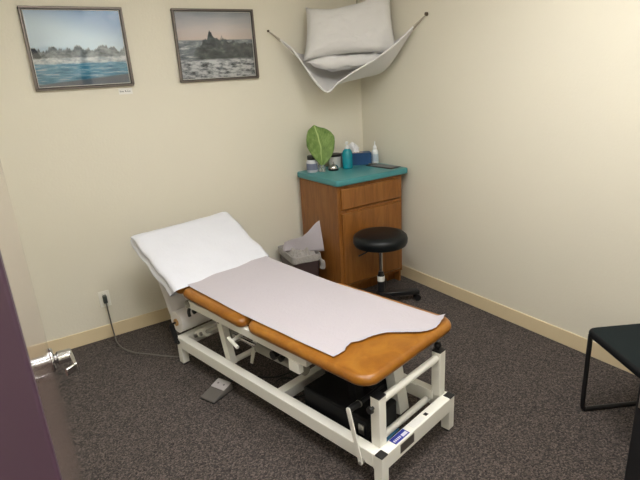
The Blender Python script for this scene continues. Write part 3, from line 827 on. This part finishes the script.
# ------------------------------------------------------------------ stool
SX, SY = -.501, -.826
sl = thing('rolling_stool', 'black round stool on castors in front of the cabinet', 'stool', (SX, SY, 0))
M_SEAT = simple('black_blue_vinyl', rgb(13, 18, 21), .4, var=.12, scale=14, spec=.32)
MB().lathe([(.001, .478), (.168, .478), (.190, .487), (.199, .505), (.201, .530), (.195, .552), (.177, .566), (.145, .572), (.001, .571)], seg=56, cap=False).build('seat', M_SEAT, sl)
MB().lathe([(.001, .464), (.09, .464), (.10, .478), (.001, .478)], seg=24, cap=False).build('seat_plate', M_BLACK, sl)
MB().lathe([(.014, .22), (.014, .46)], seg=18).build('gas_lift', M_CHROME, sl)
col_ = MB().lathe([(.027, .07), (.027, .235), (.020, .26), (.020, .27)], seg=20).build('column', M_BLACK, sl)
MB().lathe([(.0275, .195), (.0278, .196), (.0278, .235), (.0275, .236)], seg=20, cap=False).build('column_sticker', simple('white_sticker', rgb(222, 222, 218), .5), col_)
MB().tube(spline([(-.02, .0, .463), (-.07, .02, .455), (-.115, .035, .435), (-.165, .05, .418)], 5), .0055, 8).build('height_lever', M_BLACK, sl)
MB().lathe([(.03, .060), (.05, .064), (.05, .10), (.03, .11)], seg=20).build('base_hub', M_BLACK, sl)
for kk in range(5):
    a = math.radians(-24 + 72 * kk); d = V((math.cos(a), math.sin(a), 0))
    arm = MB().bar(d * .03 + V((0, 0, .085)), d * .295 + V((0, 0, .072)), .06, .034).build('base_arm', M_BLACK, sl, bevel=.006)
    e = d * .282; sd = V((-d.y, d.x, 0))
    cs = MB()
    for q in (-1, 1):
        cs.tube([e + sd * q * .006 + V((0, 0, .025)) + d * .0, e + sd * q * .024 + V((0, 0, .025))], .025, 16)
    cs.tube([e + V((0, 0, .03)), e + V((0, 0, .062))], .008, 8)
    cs.build('castor', M_BLACK, arm)

# ------------------------------------------------------------------ side chair by the right wall
CR = math.radians(61.2)
chx = V((.482, .876, 0)); chy = V((-.876, .482, 0))
org = V((-.520, -2.412, 0)) - chx * .235 - chy * .225
ch = thing('side_chair', 'black sled base chair with charcoal seat beside the right wall', 'chair', org, CR)
M_SHELL = simple('matte_black_seat_edge', rgb(13, 15, 18), .7, var=.1, spec=.2)
M_CHF = simple('charcoal_seat_fabric', rgb(34, 40, 41), .9, var=.08, scale=160, bump=.15, spec=.1)
sag = lambda x, y: -.012 * (1 - min(1, abs(x) / .235) ** 2) - .010 * max(0, (y - .12) / .1) ** 2 * 0
MB().slab(-.238, .238, -.215, .236, .428, .464, .045, .014, 4, 8).build('seat_shell', M_SHELL, ch)
def pad(u, v):
    x = (2 * u - 1); y = (2 * v - 1)
    r = .04
    X = x * .228; Y = .0065 + y * .2145
    cx = max(0, abs(X) - (.228 - r)); cy = max(0, abs(y * .2145) - (.2145 - r))
    L_ = math.hypot(cx, cy)
    if L_ > r:
        X -= math.copysign(cx * (1 - r / L_), X); Y -= math.copysign(cy * (1 - r / L_), y)
    ed = max(abs(x), abs(y))
    return V((X, Y, .4642 + .006 * (1 - ed ** 8)))
MB().grid(pad, 24, 24).build('seat_pad', M_CHF, ch)
for q in (-1, 1):
    x = q * .222
    f_ = spline([(x, .214, .43), (x * .985, .216, .25), (x * .97, .217, .05), (x * .965, .206, .018), (x * .965, .17, .0115), (x, -.20, .0115), (x, -.24, .02), (x, -.243, .05), (x, -.225, .25), (x, -.215, .45), (x, -.235, .65), (x, -.262, .84)], 8)
    MB().tube(f_, .0115, 12).build('sled_leg', M_BLACK, ch)
MB().tube([(-.222, .19, .424), (.222, .19, .424)], .010, 10).tube([(-.222, -.20, .424), (.222, -.20, .424)], .010, 10).build('seat_bar', M_BLACK, ch)
def back(u, v):
    x = (2 * u - 1) * .222
    z = .56 + .30 * v
    y = -.222 - .10 * (z - .45) + .022 * (1 - (2 * u - 1) ** 2) * -1
    return V((x, y, z))
MB().grid(back, 20, 10).build('backrest', M_CHF, ch, solid=.018)

# ------------------------------------------------------------------ corner hammock with pillows
M_STRAP = simple('grey_strap', rgb(178, 170, 154), .7)
M_PIN = simple('dark_pin', rgb(96, 84, 70), .4, .6)
A_, B_, C_ = V((-.848, -.006, 2.024)), V((-.006, -.780, 2.054)), V((-.006, -.006, 2.42))
hm = thing('corner_hammock', 'white cloth hammock slung across the upper room corner', 'hammock', (0, 0, 0))
hem = [(-.788, -.068, 1.958), (-.736, -.143, 1.887), (-.696, -.219, 1.778), (-.657, -.294, 1.661), (-.599, -.371, 1.573), (-.534, -.423, 1.631), (-.446, -.480, 1.694), (-.324, -.561, 1.767), (-.194, -.641, 1.859), (-.075, -.722, 1.978)]
bel = [(-.778, -.058, 1.945), (-.715, -.105, 1.868), (-.655, -.180, 1.768), (-.610, -.245, 1.668), (-.555, -.310, 1.592), (-.46, -.27, 1.612), (-.345, -.25, 1.630), (-.205, -.28, 1.652), (-.085, -.43, 1.706), (-.060, -.700, 1.960)]
bk = [(-.775, -.050, 1.947), (-.700, -.080, 1.872), (-.600, -.070, 1.790), (-.47, -.05, 1.715), (-.34, -.05, 1.685), (-.24, -.06, 1.685), (-.15, -.10, 1.695), (-.075, -.20, 1.72), (-.045, -.38, 1.78), (-.050, -.690, 1.965)]
up = [(-.772, -.042, 1.952), (-.690, -.060, 1.882), (-.560, -.030, 1.85), (-.42, -.025, 1.86), (-.28, -.025, 1.88), (-.18, -.03, 1.89), (-.09, -.05, 1.89), (-.035, -.13, 1.87), (-.028, -.33, 1.86), (-.040, -.685, 1.972)]
rows = [[V(p) for p in r] for r in (hem, bel, bk, up)]
fine = []
cols = list(zip(*[spline(r, 5) for r in rows]))
for c4 in cols: fine.append(spline(c4, 6))
m = MB(); vv = [[m.bm.verts.new(p) for p in c] for c in fine]
for a, b in zip(vv, vv[1:]):
    for j in range(len(a) - 1): m.quad([a[j], b[j], b[j + 1], a[j + 1]])
m.build('hammock_sheet', M_SHEET, hm, angle=80, solid=.003)
hp_ = spline(hem, 5)
MB().tube(hp_, .0065, 8).build('hem', M_SHEET, hm)
cdm = MB().tube([A_, V(hem[0])], [.003, .006], 8).tube([A_, V(bel[0])], [.003, .006], 8)
cdm.build('cord', M_STRAP, hm)
cdm = MB().tube([B_, V(hem[-1])], [.003, .007], 8).tube([B_, V(bel[-1])], [.003, .006], 8)
cdm.build('cord', M_STRAP, hm)
MB().tube([C_, V((-.085, -.055, 1.895))], .004, 8).build('cord', M_STRAP, hm)
MB().tube([A_ + V((0, .006, 0)), A_ + V((0, -.006, 0))], .008, 12).build('wall_pin', M_PIN, hm)
MB().tube([B_ + V((.006, 0, 0)), B_ + V((-.008, 0, 0))], .013, 12).build('wall_pin', M_PIN, hm)
MB().tube([C_ + V((.006, .0, 0)), C_ + V((-.008, -.008, 0))], .008, 12).build('wall_pin', M_PIN, hm)

def pillow(name, label, tl, tr, br, bl_, thick, n, pinch=.06, seed=0, top=None):
    tl, tr, br, bl_ = V(tl), V(tr), V(br), V(bl_)
    ax = ((tr - tl) + (br - bl_)).normalized(); ay = ((tl - bl_) + (tr - br)).normalized(); nn = ax.cross(ay).normalized()
    m = MB()
    def surf(sgn):
        def fn(u, v):
            p = (bl_ * (1 - u) + br * u) * (1 - v) + (tl * (1 - u) + tr * u) * v
            q, r = 2 * u - 1, 2 * v - 1
            p = p - ay * (r * (1 - q * q) * (top if top and r > 0 else pinch) * abs(r)) - ax * (q * (1 - r * r) * pinch * .6 * abs(q))
            h = ((1 - q ** 4) * (1 - r ** 4)) ** .5 * thick * .5
            w_ = noise.noise(V((q * 2.5 + seed, r * 2.5, sgn * 3))) * .016 + (noise.noise(V((q * 6, r * 6 + seed, sgn))) + .6 * abs(noise.noise(V((q * 3 + r * 7, r * 4 - q * 2, seed))))) * .010
            return p + nn * sgn * (h + w_ * min(1, h / (thick * .15)))
        return fn
    m.grid(surf(1), n, n).grid(surf(-1), n, n)
    return tag(m.build(name, M_PILLOW, angle=85), label, 'pillow', 'pillows in the corner hammock')
pillow('pillow', 'upright white pillow leaning in the corner hammock',
       (-.555, -.075, 2.180), (-.040, -.440, 2.290), (-.040, -.520, 1.805), (-.672, -.180, 1.800), .17, 34, .035, 1, .085)
pillow('pillow', 'flat white pillow lying at the bottom of the corner hammock',
       (-.40, -.06, 1.755), (-.060, -.30, 1.765), (-.080, -.545, 1.782), (-.660, -.210, 1.790), .095, 26, .02, 5)

# ------------------------------------------------------------------ camera
cam = bpy.data.cameras.new('camera'); co = bpy.data.objects.new('camera', cam); COL.objects.link(co)
cam.sensor_width = 36.0; cam.sensor_fit = 'HORIZONTAL'; cam.lens = 504.21 / 640 * 36.0
cam.clip_start = .02
yaw, pitch, roll = .5580, .3173, -.0614
d = V((math.sin(yaw) * math.cos(pitch), math.cos(yaw) * math.cos(pitch), -math.sin(pitch)))
r0 = V((math.cos(yaw), -math.sin(yaw), 0)); u0 = r0.cross(d)
r_ = r0 * math.cos(roll) + u0 * math.sin(roll); u_ = u0 * math.cos(roll) - r0 * math.sin(roll)
mw = Matrix(((r_.x, u_.x, -d.x, -2.7362), (r_.y, u_.y, -d.y, -3.5729), (r_.z, u_.z, -d.z, 1.70), (0, 0, 0, 1)))
co.matrix_world = mw
SC.camera = co
SC.view_settings.view_transform = 'Standard'; SC.view_settings.look = 'None'
SC.view_settings.gamma = 1.0; SC.view_settings.use_curve_mapping = False
SC.view_settings.exposure = 0.2
